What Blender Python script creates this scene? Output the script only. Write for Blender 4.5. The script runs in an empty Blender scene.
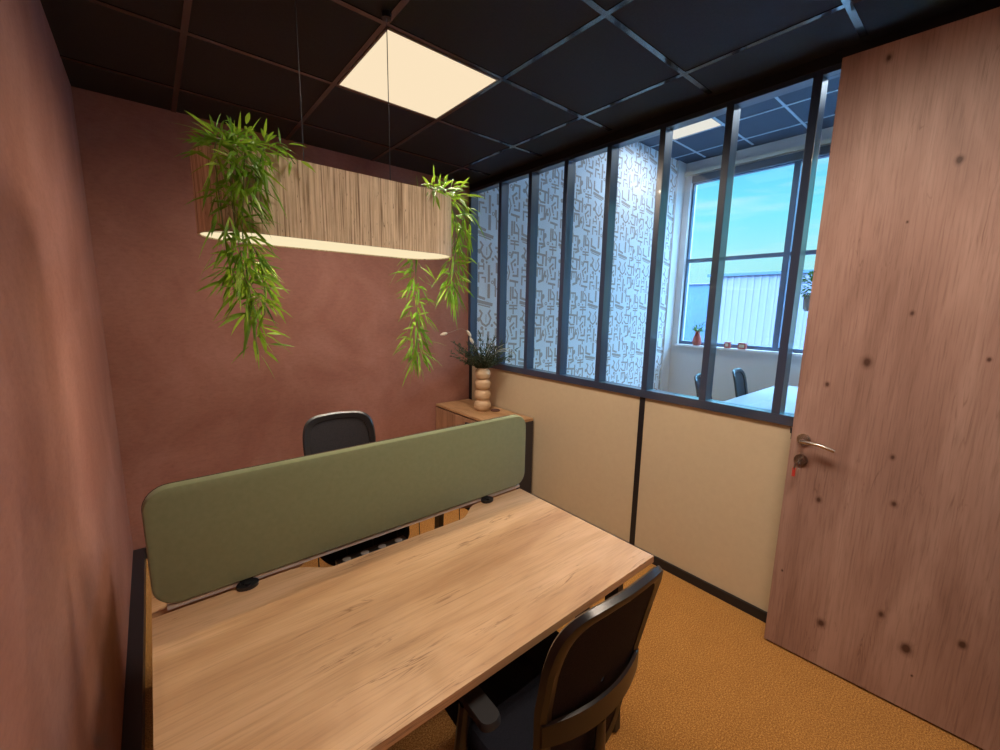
import bpy, bmesh, math, random
from mathutils import Vector, Matrix, Euler
PI = math.pi
SC = bpy.context.scene
COL = SC.collection

# ------------------------------------------------------------------ camera
cd = bpy.data.cameras.new('camera')
cam = bpy.data.objects.new('camera', cd); COL.objects.link(cam)
YAW, PITCH, ROLL = 0.6975, -0.1611, 0.0185
cam.location = (0.2093, -3.2544, 1.5989)
_f = Vector((math.sin(YAW)*math.cos(PITCH), math.cos(YAW)*math.cos(PITCH), math.sin(PITCH)))
_r = Vector((math.cos(YAW), -math.sin(YAW), 0)); _u = _r.cross(_f)
_r2 = _r*math.cos(ROLL) + _u*math.sin(ROLL); _u2 = -_r*math.sin(ROLL) + _u*math.cos(ROLL)
cam.rotation_euler = Matrix((_r2, _u2, -_f)).transposed().to_euler()
cd.sensor_width = 36; cd.sensor_fit = 'HORIZONTAL'; cd.lens = 415.57/1000*36
cd.clip_start = 0.02; cd.clip_end = 300
SC.camera = cam

# ------------------------------------------------------------------ view, world
vs = SC.view_settings
vs.view_transform = 'Standard'; vs.look = 'None'; vs.gamma = 1; vs.use_curve_mapping = False
vs.exposure = 0.0
SC.cycles.use_denoising = True
SC.cycles.max_bounces = 10; SC.cycles.diffuse_bounces = 5; SC.cycles.glossy_bounces = 5
SC.cycles.transparent_max_bounces = 16
SC.cycles.sample_clamp_indirect = 6

world = bpy.data.worlds.new('sky'); SC.world = world; world.use_nodes = True
nt = world.node_tree; nt.nodes.clear()
def N(t, kind, **kw):
    n = t.nodes.new(kind)
    for k, v in kw.items():
        if k == 'inp':
            for a, b in v.items(): n.inputs[a].default_value = b
        else: setattr(n, k, v)
    return n
def ramp(t, fac, stops, interp='LINEAR'):
    r = N(t, 'ShaderNodeValToRGB'); e = r.color_ramp; e.interpolation = interp
    while len(e.elements) < len(stops): e.elements.new(0.5)
    for i, (p, c) in enumerate(stops):
        e.elements[i].position = p
        e.elements[i].color = c if len(c) == 4 else (*c, 1)
    t.links.new(fac, r.inputs[0]); return r.outputs[0]
tc = N(nt, 'ShaderNodeTexCoord'); sx = N(nt, 'ShaderNodeSeparateXYZ'); nt.links.new(tc.outputs['Generated'], sx.inputs[0])
grad = ramp(nt, sx.outputs['Z'], [(0.0, (.50, .86, .80)), (.10, (.46, .92, .88)), (.2, (.24, .85, .90)), (.34, (.14, .55, .88)), (.6, (.30, .62, 1.0)), (1, (.35, .62, 1.0))])
mp = N(nt, 'ShaderNodeMapping'); mp.inputs['Scale'].default_value = (2, 2, 16); nt.links.new(tc.outputs['Generated'], mp.inputs[0])
ns = N(nt, 'ShaderNodeTexNoise', inp={'Scale': 2.2, 'Detail': 4.0, 'Roughness': .55}); nt.links.new(mp.outputs[0], ns.inputs[0])
cf = ramp(nt, ns.outputs[0], [(.48, (0, 0, 0)), (.72, (.6, .6, .6))])
mx = N(nt, 'ShaderNodeMixRGB'); nt.links.new(cf, mx.inputs[0]); nt.links.new(grad, mx.inputs[1]); mx.inputs[2].default_value = (.72, .95, .90, 1)
st = ramp(nt, sx.outputs['Z'], [(0, (.047, .047, .047)), (.27, (.050, .050, .050)), (.5, (1, 1, 1)), (1, (1, 1, 1))])
SKY = 26.0
mm = N(nt, 'ShaderNodeMath', operation='MULTIPLY', inp={1: SKY}); nt.links.new(st, mm.inputs[0])
bg = N(nt, 'ShaderNodeBackground'); nt.links.new(mx.outputs[0], bg.inputs[0]); nt.links.new(mm.outputs[0], bg.inputs[1])
wo = N(nt, 'ShaderNodeOutputWorld'); nt.links.new(bg.outputs[0], wo.inputs[0])

PANEL_W = 12.5          # watts of each of the nine unseen spots just below a ceiling panel
PANEL_FAR_W = 10.0
PANEL_COL = (1.0, .83, .66)
PANEL_FAR_COL = (.80, .90, 1.0)
LAMP_W = 4.0

# ------------------------------------------------------------------ dimensions of the place
W, H = 2.5465, 2.691          # room width (left wall x=0, partition x=W), ceiling height; back wall y=0
YR = -3.70                    # rear wall behind the camera
X2, H2 = 6.37, 3.70           # window wall and ceiling of the neighbouring room
SILL, HEAD = 1.06, 2.63

# ------------------------------------------------------------------ helpers
class MB:
    def __init__(s): s.bm = bmesh.new(); s.mi = 0
    def _face(s, vs):
        try:
            f = s.bm.faces.new(vs); f.material_index = s.mi; return f
        except ValueError: return None
    def box(s, x0, x1, y0, y1, z0, z1, bev=0, M=None):
        P = [Vector((x, y, z)) for z in (z0, z1) for y in (y0, y1) for x in (x0, x1)]
        if M: P = [M @ p for p in P]
        v = [s.bm.verts.new(p) for p in P]
        fs = [s._face([v[i] for i in q]) for q in ((0,2,3,1),(4,5,7,6),(0,1,5,4),(2,6,7,3),(0,4,6,2),(1,3,7,5))]
        if bev > 0:
            ed = list({e for f in fs for e in f.edges})
            r = bmesh.ops.bevel(s.bm, geom=ed, offset=bev, segments=2, profile=.6, affect='EDGES')
            for f in r['faces']: f.material_index = s.mi
        return s
    def rings(s, rings, close=True, cap=True):
        R = [[s.bm.verts.new(p) for p in ring] for ring in rings]
        n = len(R[0])
        for a, b in zip(R, R[1:]):
            for i in range(n if close else n-1):
                s._face([a[i], a[(i+1) % n], b[(i+1) % n], b[i]])
        if cap and close:
            s._face(R[0][::-1]); s._face(R[-1])
        return s
    def loop_rings(s, rings):
        R = [[s.bm.verts.new(p) for p in ring] for ring in rings]
        n = len(R[0]); m = len(R)
        for k in range(m):
            a, b = R[k], R[(k+1) % m]
            for i in range(n): s._face([a[i], a[(i+1) % n], b[(i+1) % n], b[i]])
        return s
    def tube(s, pts, r, n=8, cap=True, flat=1.0):
        pts = [Vector(p) for p in pts]; rs = r if isinstance(r, (list, tuple)) else [r]*len(pts)
        rings = []; up = None
        for i, p in enumerate(pts):
            d = (pts[min(i+1, len(pts)-1)] - pts[max(i-1, 0)]).normalized()
            if up is None:
                up = Vector((0, 0, 1)) if abs(d.z) < .9 else Vector((1, 0, 0))
            a = d.cross(up).normalized(); b = a.cross(d).normalized(); up = b
            rings.append([p + (a*math.cos(t) + b*math.sin(t)*flat)*rs[i] for t in [2*PI*k/n for k in range(n)]])
        return s.rings(rings, cap=cap)
    def cyl(s, p, r, h, n=24, axis='z', r2=None):
        r2 = r if r2 is None else r2
        ax = {'x': Vector((1,0,0)), 'y': Vector((0,1,0)), 'z': Vector((0,0,1))}[axis]
        a = {'x': Vector((0,1,0)), 'y': Vector((0,0,1)), 'z': Vector((1,0,0))}[axis]; b = ax.cross(a)
        p = Vector(p)
        return s.rings([[p + (a*math.cos(t)+b*math.sin(t))*q + ax*hh for t in [2*PI*k/n for k in range(n)]] for q, hh in ((r, 0), (r2, h))])
    def lathe(s, prof, c=(0,0,0), n=32, cap=True):
        c = Vector(c)
        return s.rings([[c + Vector((r*math.cos(2*PI*k/n), r*math.sin(2*PI*k/n), z)) for k in range(n)] for r, z in prof], cap=cap)
    def prism(s, outline, z0, z1, axis='z', bev=0):
        def P(u, v, w): return {'z': (u, v, w), 'y': (u, w, v), 'x': (w, u, v)}[axis]
        a = [s.bm.verts.new(P(u, v, z0)) for u, v in outline]; b = [s.bm.verts.new(P(u, v, z1)) for u, v in outline]
        n = len(a); f1 = s._face(a[::-1]); f2 = s._face(b)
        for i in range(n): s._face([a[i], a[(i+1) % n], b[(i+1) % n], b[i]])
        if bev > 0:
            ed = list({e for f in (f1, f2) if f for e in f.edges})
            r = bmesh.ops.bevel(s.bm, geom=ed, offset=bev, segments=2, profile=.6, affect='EDGES')
            for f in r['faces']: f.material_index = s.mi
        return s
    def build(s, name, mats, parent=None, smooth=False, kind=None, loc=None):
        bmesh.ops.recalc_face_normals(s.bm, faces=s.bm.faces)
        me = bpy.data.meshes.new(name); s.bm.to_mesh(me); s.bm.free()
        for m in (mats if isinstance(mats, (list, tuple)) else [mats]): me.materials.append(m)
        if smooth:
            for p in me.polygons: p.use_smooth = True
            me.set_sharp_from_angle(angle=math.radians(38))
        o = bpy.data.objects.new(name, me); COL.objects.link(o)
        if parent: o.parent = parent
        if loc: o.location = loc
        if kind: o['kind'] = kind
        return o
def thing(name, label, cat, loc=(0,0,0), rz=0, group=None):
    o = bpy.data.objects.new(name, None); COL.objects.link(o); o.empty_display_size = .05
    o.location = loc; o.rotation_euler = (0, 0, rz)
    return tag(o, label, cat, group)
def tag(o, label, cat, group=None):
    o['label'] = label; o['category'] = cat
    if group: o['group'] = group
    return o
def kids(o): return [c for c in COL.objects if c.parent == o]
def dup(root, loc, rz, label, group=None):
    r = root.copy(); COL.objects.link(r); r.location = loc; r.rotation_euler = (0, 0, rz); r['label'] = label
    if group: r['group'] = group
    for ch in kids(root):
        c = ch.copy(); COL.objects.link(c); c.parent = r
        for g in kids(ch):
            d = g.copy(); COL.objects.link(d); d.parent = c
    return r
def rrect(w, h, r, n=8, cx=0, cy=0):
    out = []
    for (sx, sy, a0) in ((1,1,0),(-1,1,90),(-1,-1,180),(1,-1,270)):
        for k in range(n+1):
            a = math.radians(a0 + 90*k/n)
            out.append((cx + sx*(w/2-r) + r*math.cos(a), cy + sy*(h/2-r) + r*math.sin(a)))
    return out

# ------------------------------------------------------------------ materials
def mat(name, col, rough=.6, metal=0, spec=.5, sheen=0, coat=0):
    m = bpy.data.materials.new(name); m.use_nodes = True; b = m.node_tree.nodes['Principled BSDF']
    b.inputs['Base Color'].default_value = (*col, 1); b.inputs['Roughness'].default_value = rough
    b.inputs['Metallic'].default_value = metal; b.inputs['Specular IOR Level'].default_value = spec
    if sheen: b.inputs['Sheen Weight'].default_value = sheen
    if coat: b.inputs['Coat Weight'].default_value = coat
    return m
def noise_mat(name, c1, c2, scale=4, detail=6, rough=.7, bump=.0, bscale=None, stretch=(1,1,1), lo=.3, hi=.7, spec=.4, c3=None, sheen=0, bdist=.002):
    m = mat(name, c1, rough, spec=spec, sheen=sheen); t = m.node_tree; b = t.nodes['Principled BSDF']
    tc = N(t, 'ShaderNodeTexCoord'); mp = N(t, 'ShaderNodeMapping'); mp.inputs['Scale'].default_value = stretch
    t.links.new(tc.outputs['Object'], mp.inputs[0])
    n = N(t, 'ShaderNodeTexNoise', inp={'Scale': scale, 'Detail': detail, 'Roughness': .6}); t.links.new(mp.outputs[0], n.inputs[0])
    st = [(lo, c1), (hi, c2)] if c3 is None else [(lo, c1), ((lo+hi)/2, c3), (hi, c2)]
    t.links.new(ramp(t, n.outputs[0], st), b.inputs['Base Color'])
    if bump:
        n2 = N(t, 'ShaderNodeTexNoise', inp={'Scale': bscale or scale*8, 'Detail': 4.0}); t.links.new(mp.outputs[0], n2.inputs[0])
        bp = N(t, 'ShaderNodeBump', inp={'Strength': bump, 'Distance': bdist}); t.links.new(n2.outputs[0], bp.inputs['Height']); t.links.new(bp.outputs[0], b.inputs['Normal'])
    return m
def mixc(t, fac, a, b, mode='MIX'):
    m = N(t, 'ShaderNodeMixRGB', blend_type=mode)
    for i, v in ((0, fac), (1, a), (2, b)):
        if hasattr(v, 'links'): t.links.new(v, m.inputs[i])
        else: m.inputs[i].default_value = v if i == 0 else (*v, 1)
    return m.outputs[0]
def wood_mat(name, c_dark, c_mid, c_light, axis='x', s=1.0, rough=.45, crack=(.16,.09,.05), crack_amt=.6, knots=0, knotcol=(.05,.02,.015), fine=1.0, spec=.4, fcon=.8):
    """Long-grained wood; the grain runs along `axis` of the object's own coordinates."""
    m = mat(name, c_mid, rough, spec=spec); t = m.node_tree; b = t.nodes['Principled BSDF']
    tc = N(t, 'ShaderNodeTexCoord')
    def mapped(along, across):
        v = {'x': (along, across, across), 'y': (across, along, across), 'z': (across, across, along)}[axis]
        mp = N(t, 'ShaderNodeMapping'); mp.inputs['Scale'].default_value = [q*s for q in v]; t.links.new(tc.outputs['Object'], mp.inputs[0]); return mp.outputs[0]
    big = N(t, 'ShaderNodeTexNoise', inp={'Scale': 1.0, 'Detail': 5.0, 'Roughness': .55, 'Distortion': .6}); t.links.new(mapped(1.1, 7), big.inputs[0])
    fin = N(t, 'ShaderNodeTexNoise', inp={'Scale': 1.0, 'Detail': 6.0, 'Roughness': .65, 'Distortion': .3}); t.links.new(mapped(5, 110*fine), fin.inputs[0])
    base = ramp(t, big.outputs[0], [(.30, c_dark), (.5, c_mid), (.68, c_light)])
    fr = ramp(t, fin.outputs[0], [(.32, (.55, .52, .50)), (.50, (1, 1, 1)), (.68, (1.12, 1.12, 1.12))])
    c = mixc(t, fcon, base, fr, 'MULTIPLY')
    cr = N(t, 'ShaderNodeTexNoise', inp={'Scale': 1.0, 'Detail': 3.0, 'Roughness': .6, 'Distortion': .8}); t.links.new(mapped(2.2, 26), cr.inputs[0])
    cm = ramp(t, cr.outputs[0], [(.482, (0,0,0)), (.5, (1,1,1)), (.518, (0,0,0))])
    cz = N(t, 'ShaderNodeTexNoise', inp={'Scale': 1.0, 'Detail': 2.0}); t.links.new(mapped(3.0, 9), cz.inputs[0])
    cg = ramp(t, cz.outputs[0], [(.54, (0,0,0)), (.66, (1,1,1))])
    k = N(t, 'ShaderNodeMath', operation='MULTIPLY'); t.links.new(cm, k.inputs[0]); t.links.new(cg, k.inputs[1])
    k2 = N(t, 'ShaderNodeMath', operation='MULTIPLY', inp={1: crack_amt}); t.links.new(k.outputs[0], k2.inputs[0])
    c = mixc(t, k2.outputs[0], c, crack)
    if knots:
        sp = N(t, 'ShaderNodeSeparateXYZ'); t.links.new(tc.outputs['Object'], sp.inputs[0]); cb_ = N(t, 'ShaderNodeCombineXYZ')
        for i_, sc_ in ((0, knots*1.4), (2, knots)):
            q_ = N(t, 'ShaderNodeMath', operation='MULTIPLY', inp={1: sc_}); t.links.new(sp.outputs[i_], q_.inputs[0]); t.links.new(q_.outputs[0], cb_.inputs[0 if i_ == 0 else 1])
        vo = N(t, 'ShaderNodeTexVoronoi', feature='F1', voronoi_dimensions='2D', inp={'Scale': 1.0, 'Randomness': 1.0}); t.links.new(cb_.outputs[0], vo.inputs['Vector'])
        kn = N(t, 'ShaderNodeTexNoise', inp={'Scale': 14.0, 'Detail': 3.0}); t.links.new(mapped(1, 1.6), kn.inputs[0])
        ad = N(t, 'ShaderNodeMath', operation='MULTIPLY_ADD', inp={1: .10, 2: -.05}); t.links.new(kn.outputs[0], ad.inputs[0])
        a2 = N(t, 'ShaderNodeMath', operation='ADD'); sr_ = N(t, 'ShaderNodeSeparateXYZ'); t.links.new(vo.outputs['Color'], sr_.inputs[0])
        rr_ = N(t, 'ShaderNodeMath', operation='MULTIPLY_ADD', inp={1: .85, 2: .10}); t.links.new(sr_.outputs[0], rr_.inputs[0])
        dv_ = N(t, 'ShaderNodeMath', operation='DIVIDE'); t.links.new(vo.outputs['Distance'], dv_.inputs[0]); t.links.new(rr_.outputs[0], dv_.inputs[1]); t.links.new(dv_.outputs[0], a2.inputs[0]); t.links.new(ad.outputs[0], a2.inputs[1])
        km = ramp(t, a2.outputs[0], [(.035, (.95,.95,.95)), (.08, (.30,.30,.30)), (.13, (0,0,0))])
        c = mixc(t, km, c, knotcol)
    t.links.new(c, b.inputs['Base Color'])
    bp = N(t, 'ShaderNodeBump', inp={'Strength': .12, 'Distance': .001}); t.links.new(fin.outputs[0], bp.inputs['Height']); t.links.new(bp.outputs[0], b.inputs['Normal'])
    return m
def emis(name, col, s):
    m = bpy.data.materials.new(name); m.use_nodes = True; t = m.node_tree; t.nodes.clear()
    e = N(t, 'ShaderNodeEmission'); e.inputs[0].default_value = (*col, 1); e.inputs[1].default_value = s
    o = N(t, 'ShaderNodeOutputMaterial'); t.links.new(e.outputs[0], o.inputs[0]); return m
def glass_mat(name, tint=(.93, .97, 1.0)):
    m = bpy.data.materials.new(name); m.use_nodes = True; t = m.node_tree; t.nodes.clear()
    tr = N(t, 'ShaderNodeBsdfTransparent'); tr.inputs[0].default_value = (*tint, 1)
    gl = N(t, 'ShaderNodeBsdfGlossy'); gl.inputs['Roughness'].default_value = 0.0
    fr = N(t, 'ShaderNodeFresnel', inp={'IOR': 1.5}); ge = N(t, 'ShaderNodeNewGeometry')
    iv = N(t, 'ShaderNodeMath', operation='SUBTRACT', inp={0: 1.0}); t.links.new(ge.outputs['Backfacing'], iv.inputs[1])
    mu = N(t, 'ShaderNodeMath', operation='MULTIPLY'); t.links.new(fr.outputs[0], mu.inputs[0]); t.links.new(iv.outputs[0], mu.inputs[1])
    mu2 = N(t, 'ShaderNodeMath', operation='MULTIPLY', inp={1: 1.6}, use_clamp=True); t.links.new(mu.outputs[0], mu2.inputs[0])
    mx = N(t, 'ShaderNodeMixShader'); t.links.new(mu2.outputs[0], mx.inputs[0]); t.links.new(tr.outputs[0], mx.inputs[1]); t.links.new(gl.outputs[0], mx.inputs[2])
    o = N(t, 'ShaderNodeOutputMaterial'); t.links.new(mx.outputs[0], o.inputs[0]); return m

def terracotta_mat():
    m = mat('terracotta plaster paper', (.3,.13,.09), .62, spec=.35); t = m.node_tree; b = t.nodes['Principled BSDF']
    tc = N(t, 'ShaderNodeTexCoord')
    n1 = N(t, 'ShaderNodeTexNoise', inp={'Scale': 2.2, 'Detail': 8.0, 'Roughness': .62, 'Distortion': .5}); t.links.new(tc.outputs['Object'], n1.inputs[0])
    mp = N(t, 'ShaderNodeMapping'); mp.inputs['Scale'].default_value = (6, 6, 14); t.links.new(tc.outputs['Object'], mp.inputs[0])
    n2 = N(t, 'ShaderNodeTexNoise', inp={'Scale': 4.5, 'Detail': 8.0, 'Roughness': .75}); t.links.new(mp.outputs[0], n2.inputs[0])
    c1 = ramp(t, n1.outputs[0], [(.34, (.285, .121, .089)), (.5, (.33, .150, .113)), (.66, (.385, .187, .146))])
    c2 = ramp(t, n2.outputs[0], [(.34, (.84, .82, .81)), (.50, (.98, .98, .98)), (.66, (1.08, 1.07, 1.07))])
    t.links.new(mixc(t, .85, c1, c2, 'MULTIPLY'), b.inputs['Base Color'])
    n3 = N(t, 'ShaderNodeTexNoise', inp={'Scale': 70.0, 'Detail': 5.0}); t.links.new(tc.outputs['Object'], n3.inputs[0])
    bp = N(t, 'ShaderNodeBump', inp={'Strength': .22, 'Distance': .002}); t.links.new(n3.outputs[0], bp.inputs['Height']); t.links.new(bp.outputs[0], b.inputs['Normal'])
    return m
def carpet_mat():
    m = mat('orange brown carpet', (.4,.2,.06), .95, spec=.1, sheen=.2); t = m.node_tree; b = t.nodes['Principled BSDF']
    tc = N(t, 'ShaderNodeTexCoord')
    n1 = N(t, 'ShaderNodeTexNoise', inp={'Scale': 180.0, 'Detail': 4.0, 'Roughness': .75}); t.links.new(tc.outputs['Object'], n1.inputs[0])
    n2 = N(t, 'ShaderNodeTexNoise', inp={'Scale': 9.0, 'Detail': 5.0, 'Roughness': .7}); t.links.new(tc.outputs['Object'], n2.inputs[0])
    c1 = ramp(t, n1.outputs[0], [(.34, (.22, .088, .018)), (.5, (.47, .218, .050)), (.66, (.80, .44, .13))])
    c2 = ramp(t, n2.outputs[0], [(.3, (.86, .84, .82)), (.6, (1, 1, 1))])
    t.links.new(mixc(t, .7, c1, c2, 'MULTIPLY'), b.inputs['Base Color'])
    bp = N(t, 'ShaderNodeBump', inp={'Strength': .6, 'Distance': .004}); t.links.new(n1.outputs[0], bp.inputs['Height']); t.links.new(bp.outputs[0], b.inputs['Normal'])
    return m
def reed_mat():
    m = mat('reed veneer', (.5,.36,.22), .6, spec=.3); t = m.node_tree; b = t.nodes['Principled BSDF']
    tc = N(t, 'ShaderNodeTexCoord')
    def nz(sc, det, rough=.6):
        mp = N(t, 'ShaderNodeMapping'); mp.inputs['Scale'].default_value = sc; t.links.new(tc.outputs['Object'], mp.inputs[0])
        n = N(t, 'ShaderNodeTexNoise', inp={'Scale': 1.0, 'Detail': det, 'Roughness': rough}); t.links.new(mp.outputs[0], n.inputs[0]); return n.outputs[0]
    a = nz((170, 170, 2.5), 3.0); g = nz((60, 60, 9), 4.0, .7); h = nz((150, 150, 30), 2.0)
    c = ramp(t, a, [(.34, (.24, .17, .10)), (.44, (.58, .46, .31)), (.58, (.76, .64, .46)), (.75, (.82, .72, .56))])
    c = mixc(t, .6, c, ramp(t, g, [(.3, (.62, .58, .54)), (.6, (1, 1, 1))]), 'MULTIPLY')
    c = mixc(t, ramp(t, h, [(.66, (0,0,0)), (.74, (.8,.8,.8))]), c, (.07, .04, .025))
    t.links.new(c, b.inputs['Base Color'])
    bp = N(t, 'ShaderNodeBump', inp={'Strength': .5, 'Distance': .003}); t.links.new(a, bp.inputs['Height']); t.links.new(bp.outputs[0], b.inputs['Normal'])
    return m
def leaf_mat(name, c1, c2, c3):
    m = noise_mat(name, c1, c2, scale=14, detail=2, rough=.45, c3=c3, lo=.35, hi=.65, spec=.4)
    b = m.node_tree.nodes['Principled BSDF']; b.inputs['Subsurface Weight'].default_value = 0
    t = m.node_tree; tl = N(t, 'ShaderNodeBsdfTranslucent'); tl.inputs[0].default_value = (c2[0]*1.1, c2[1]*1.1, c2[2]*.8, 1)
    ms = N(t, 'ShaderNodeMixShader', inp={0: .3}); o = [n for n in t.nodes if n.type == 'OUTPUT_MATERIAL'][0]
    t.links.new(b.outputs[0], ms.inputs[1]); t.links.new(tl.outputs[0], ms.inputs[2]); t.links.new(ms.outputs[0], o.inputs[0]); return m

M = dict(
    terra=terracotta_mat(), carpet=carpet_mat(), reed=reed_mat(),
    tile=noise_mat('black ceiling tile', (.014, .0135, .015), (.020, .0195, .022), scale=90, rough=.62, spec=.3, bump=.15),
    tbar=mat('black painted ceiling bar', (.008, .008, .009), .14, spec=1.0, coat=.45),
    beige=noise_mat('beige partition panel', (.61, .51, .355), (.64, .54, .38), scale=30, rough=.5, bump=.05, spec=.35),
    black=mat('black lacquered metal', (.012, .013, .018), .38, spec=.5),
    frame=mat('anodised dark blue grey frame', (.022, .045, .10), .3, metal=0, spec=1.0, coat=.5),
    glass=glass_mat('clear glass'),
    door=wood_mat('door oak veneer', (.27, .158, .128), (.37, .228, .19), (.45, .295, .25), axis='z', s=1.0, rough=.5, crack=(.10,.045,.03), crack_amt=.45, knots=3.0, knotcol=(.07,.028,.018), fine=1.3, fcon=.55),
    desk=wood_mat('desk oak laminate', (.44, .25, .125), (.58, .36, .195), (.69, .46, .275), axis='x', s=1.0, rough=.42, crack=(.22,.11,.05), crack_amt=.85, fine=1.3, fcon=.35),
    cabwood=wood_mat('cabinet oak', (.42, .235, .11), (.52, .31, .16), (.60, .38, .21), axis='y', s=1.3, rough=.4, crack=(.2,.1,.05), crack_amt=.5),
    doorwood=wood_mat('cabinet front oak', (.36, .20, .12), (.46, .27, .17), (.55, .34, .22), axis='z', s=1.3, rough=.4, crack=(.2,.1,.05), crack_amt=.5),
    char=mat('charcoal melamine', (.035, .03, .035), .5),
    green=noise_mat('sage green felt', (.20, .235, .130), (.225, .26, .148), scale=60, rough=.85, bump=.25, bscale=500, spec=.2, sheen=.25),
    piping=mat('dark brown piping', (.05, .025, .015), .6),
    alu=mat('brushed aluminium', (.75, .73, .72), .35, metal=.4),
    plastic=mat('black plastic', (.009, .010, .014), .32, spec=.6),
    plastic2=mat('dark grey plastic', (.028, .028, .03), .5, spec=.4),
    fabric=noise_mat('black seat fabric', (.008, .009, .014), (.016, .017, .026), scale=300, rough=.9, bump=.3, bscale=600, spec=.15),
    mesh=noise_mat('black mesh fabric', (.012, .012, .018), (.028, .026, .032), scale=260, detail=2, rough=.8, bump=.3, bscale=500, spec=.2),
    chrome=mat('satin chrome', (.62, .58, .54), .22, metal=1.0),
    brass=mat('steel', (.35, .34, .34), .3, metal=1.0),
    red=mat('red plastic', (.55, .05, .04), .35),
    vase=noise_mat('pale beige turned vase', (.50, .34, .20), (.68, .50, .33), scale=9, rough=.45, stretch=(1,1,6), spec=.4),
    leafa=leaf_mat('bamboo leaf', (.04, .16, .012), (.33, .52, .06), (.14, .36, .025)),
    stem=mat('plant stem', (.12, .19, .05), .6),
    sprig=leaf_mat('dark dried sprig', (.022, .04, .025), (.11, .14, .085), (.045, .07, .042)),
    straw=mat('dry straw', (.42, .36, .26), .8),
    straw2=mat('grey green blade', (.42, .43, .33), .7),
    bunny=noise_mat('cream seed head', (.62, .55, .43), (.8, .74, .63), scale=120, rough=.9, bump=.6),
    panel_near=emis('warm panel diffuser', (1.0, .80, .54), .97),
    panel_far=emis('cool white panel diffuser', (1.0, .90, .76), 1.0),
    lampdif=emis('lamp diffuser', (1.0, .83, .52), .98),
    panelrim=mat('panel rim', (.28, .25, .22), .4, metal=.5),
    white=mat('white painted wall', (.66, .65, .66), .6),
    whiteb=mat('off white', (.74, .74, .76), .5),
    motif=mat('taupe print', (.44, .37, .34), .6),
    paper=mat('white wallpaper', (.78, .81, .86), .6),
    table=mat('white gloss tabletop', (.55, .60, .66), .12, spec=.6),
    winframe=mat('grey window frame', (.09, .13, .20), .4),
    redpot=mat('red glazed vase', (.42, .09, .07), .3),
    greypot=mat('taupe planter', (.28, .25, .24), .7),
    bushl=leaf_mat('small leaf green', (.02, .06, .02), (.10, .20, .05), (.05, .11, .03)),
    facade=noise_mat('pale metal facade', (.25, .205, .30), (.265, .22, .315), scale=1, rough=.6, stretch=(.1, 8, .1)),
    facade2=noise_mat('blue metal facade', (.085, .135, .24), (.10, .15, .26), scale=1, rough=.6, stretch=(.1, 5, .1)),
    asphalt=mat('asphalt', (.12, .13, .14), .9),
    cream=mat('cream roller blind box', (.70, .66, .56), .6),
    blind=mat('dark blind', (.10, .12, .15), .7),
    wire=mat('steel wire', (.10, .10, .10), .4, metal=.7),
    corr=mat('corridor wall', (.5, .48, .45), .7),
)

# ================================================================== STRUCTURE
def S(name, mb, m, parent=None, smooth=False): return mb.build(name, m, parent, smooth, 'structure')
S('floor', MB().box(-.12, X2+.1, -6.0, .12, -.12, 0), M['carpet'])
S('wall_left', MB().box(-.12, 0, YR-.1, .12, 0, H+.4), M['terra'])
S('wall_back', MB().box(0, W, 0, .12, 0, H+.4), M['terra'])
# rear wall behind the photographer, doorway on its right
DX0 = 1.52
S('wall_rear', MB().box(0, DX0, YR-.1, YR, 0, H+.3).box(DX0, W, YR-.1, YR, 2.61, H+.3), M['terra'])
S('wall_corridor', MB().box(-.12, 0, -6, YR-.1, 0, H+.2).box(-.12, W+.1, -6.1, -6, 0, H+.2).box(W, W+.1, -6, YR-.1, 0, H+.2), M['corr'])  # unseen corridor walls, added to keep sky light out of the doorway
S('ceiling_corridor', MB().box(-.12, W+.1, -6.1, YR-.1, H, H+.1), M['white'])  # unseen lid of the corridor, closing it against sky light
S('ceiling', MB().box(-.12, W+.02, YR-.1, .12, H, H+.1), M['tile'])
GX = [2.2186-.6*i for i in range(4)]; GY = [-.3498-.6*j for j in range(6)]
g = MB(); bw = .012
for x in GX: g.box(x-bw, x+bw, YR, 0, H-.004, H)
for y in GY:
    xs = [0] + sorted(GX) + [2.49]
    for a, b in zip(xs, xs[1:]):
        g.box(a + (bw if a > 0 else 0), b - (bw if b < 2.4 else 0), y-bw, y+bw, H-.004, H)
S('trim_ceiling_grid', g, M['tbar'])
# black boxed skirting along the left wall, slim ones elsewhere
S('baseboard_left', MB().box(0, .055, YR, -.015, 0, .08, .002), M['black'])
S('baseboard_back', MB().box(.0, W-.42, -.014, 0, 0, .07), M['black'])
S('baseboard_right', MB().box(W-.014, W, YR, -.02, 0, .055), M['black'])
# the glazed partition
S('wall_right', MB().box(W, W+.06, -1.852, -.045, .05, SILL+.01).box(W, W+.06, YR, -1.888, .05, SILL+.01), M['beige'])
S('trim_1', MB().box(W-.004, W+.064, -1.888, -1.852, 0, SILL), M['black'])
S('trim_2', MB().box(W-.004, W+.064, -.045, 0, 0, SILL), M['black'])
S('wall_header', MB().box(W-.012, W+.07, YR, 0, HEAD+.012, H), M['black'])
win = bpy.data.objects.new('window_1', None); COL.objects.link(win); win.location = (W, 0, SILL); win['kind'] = 'structure'
def loc_box(o, name, x0, x1, y0, y1, z0, z1, m, bev=.0015):
    l = o.location; mb = MB().box(x0-l.x, x1-l.x, y0-l.y, y1-l.y, z0-l.z, z1-l.z, bev); return mb.build(name, m, o, kind='structure')
FX0, FX1 = W-.018, W+.062
loc_box(win, 'bottom_rail', FX0, FX1, YR, 0, SILL, SILL+.048, M['frame'])
loc_box(win, 'top_rail', FX0+.01, FX1, YR, 0, HEAD-.012, HEAD+.012, M['frame'])
MY = [-.018] + [-.085-.3592*k for k in range(1, 10)]
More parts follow.
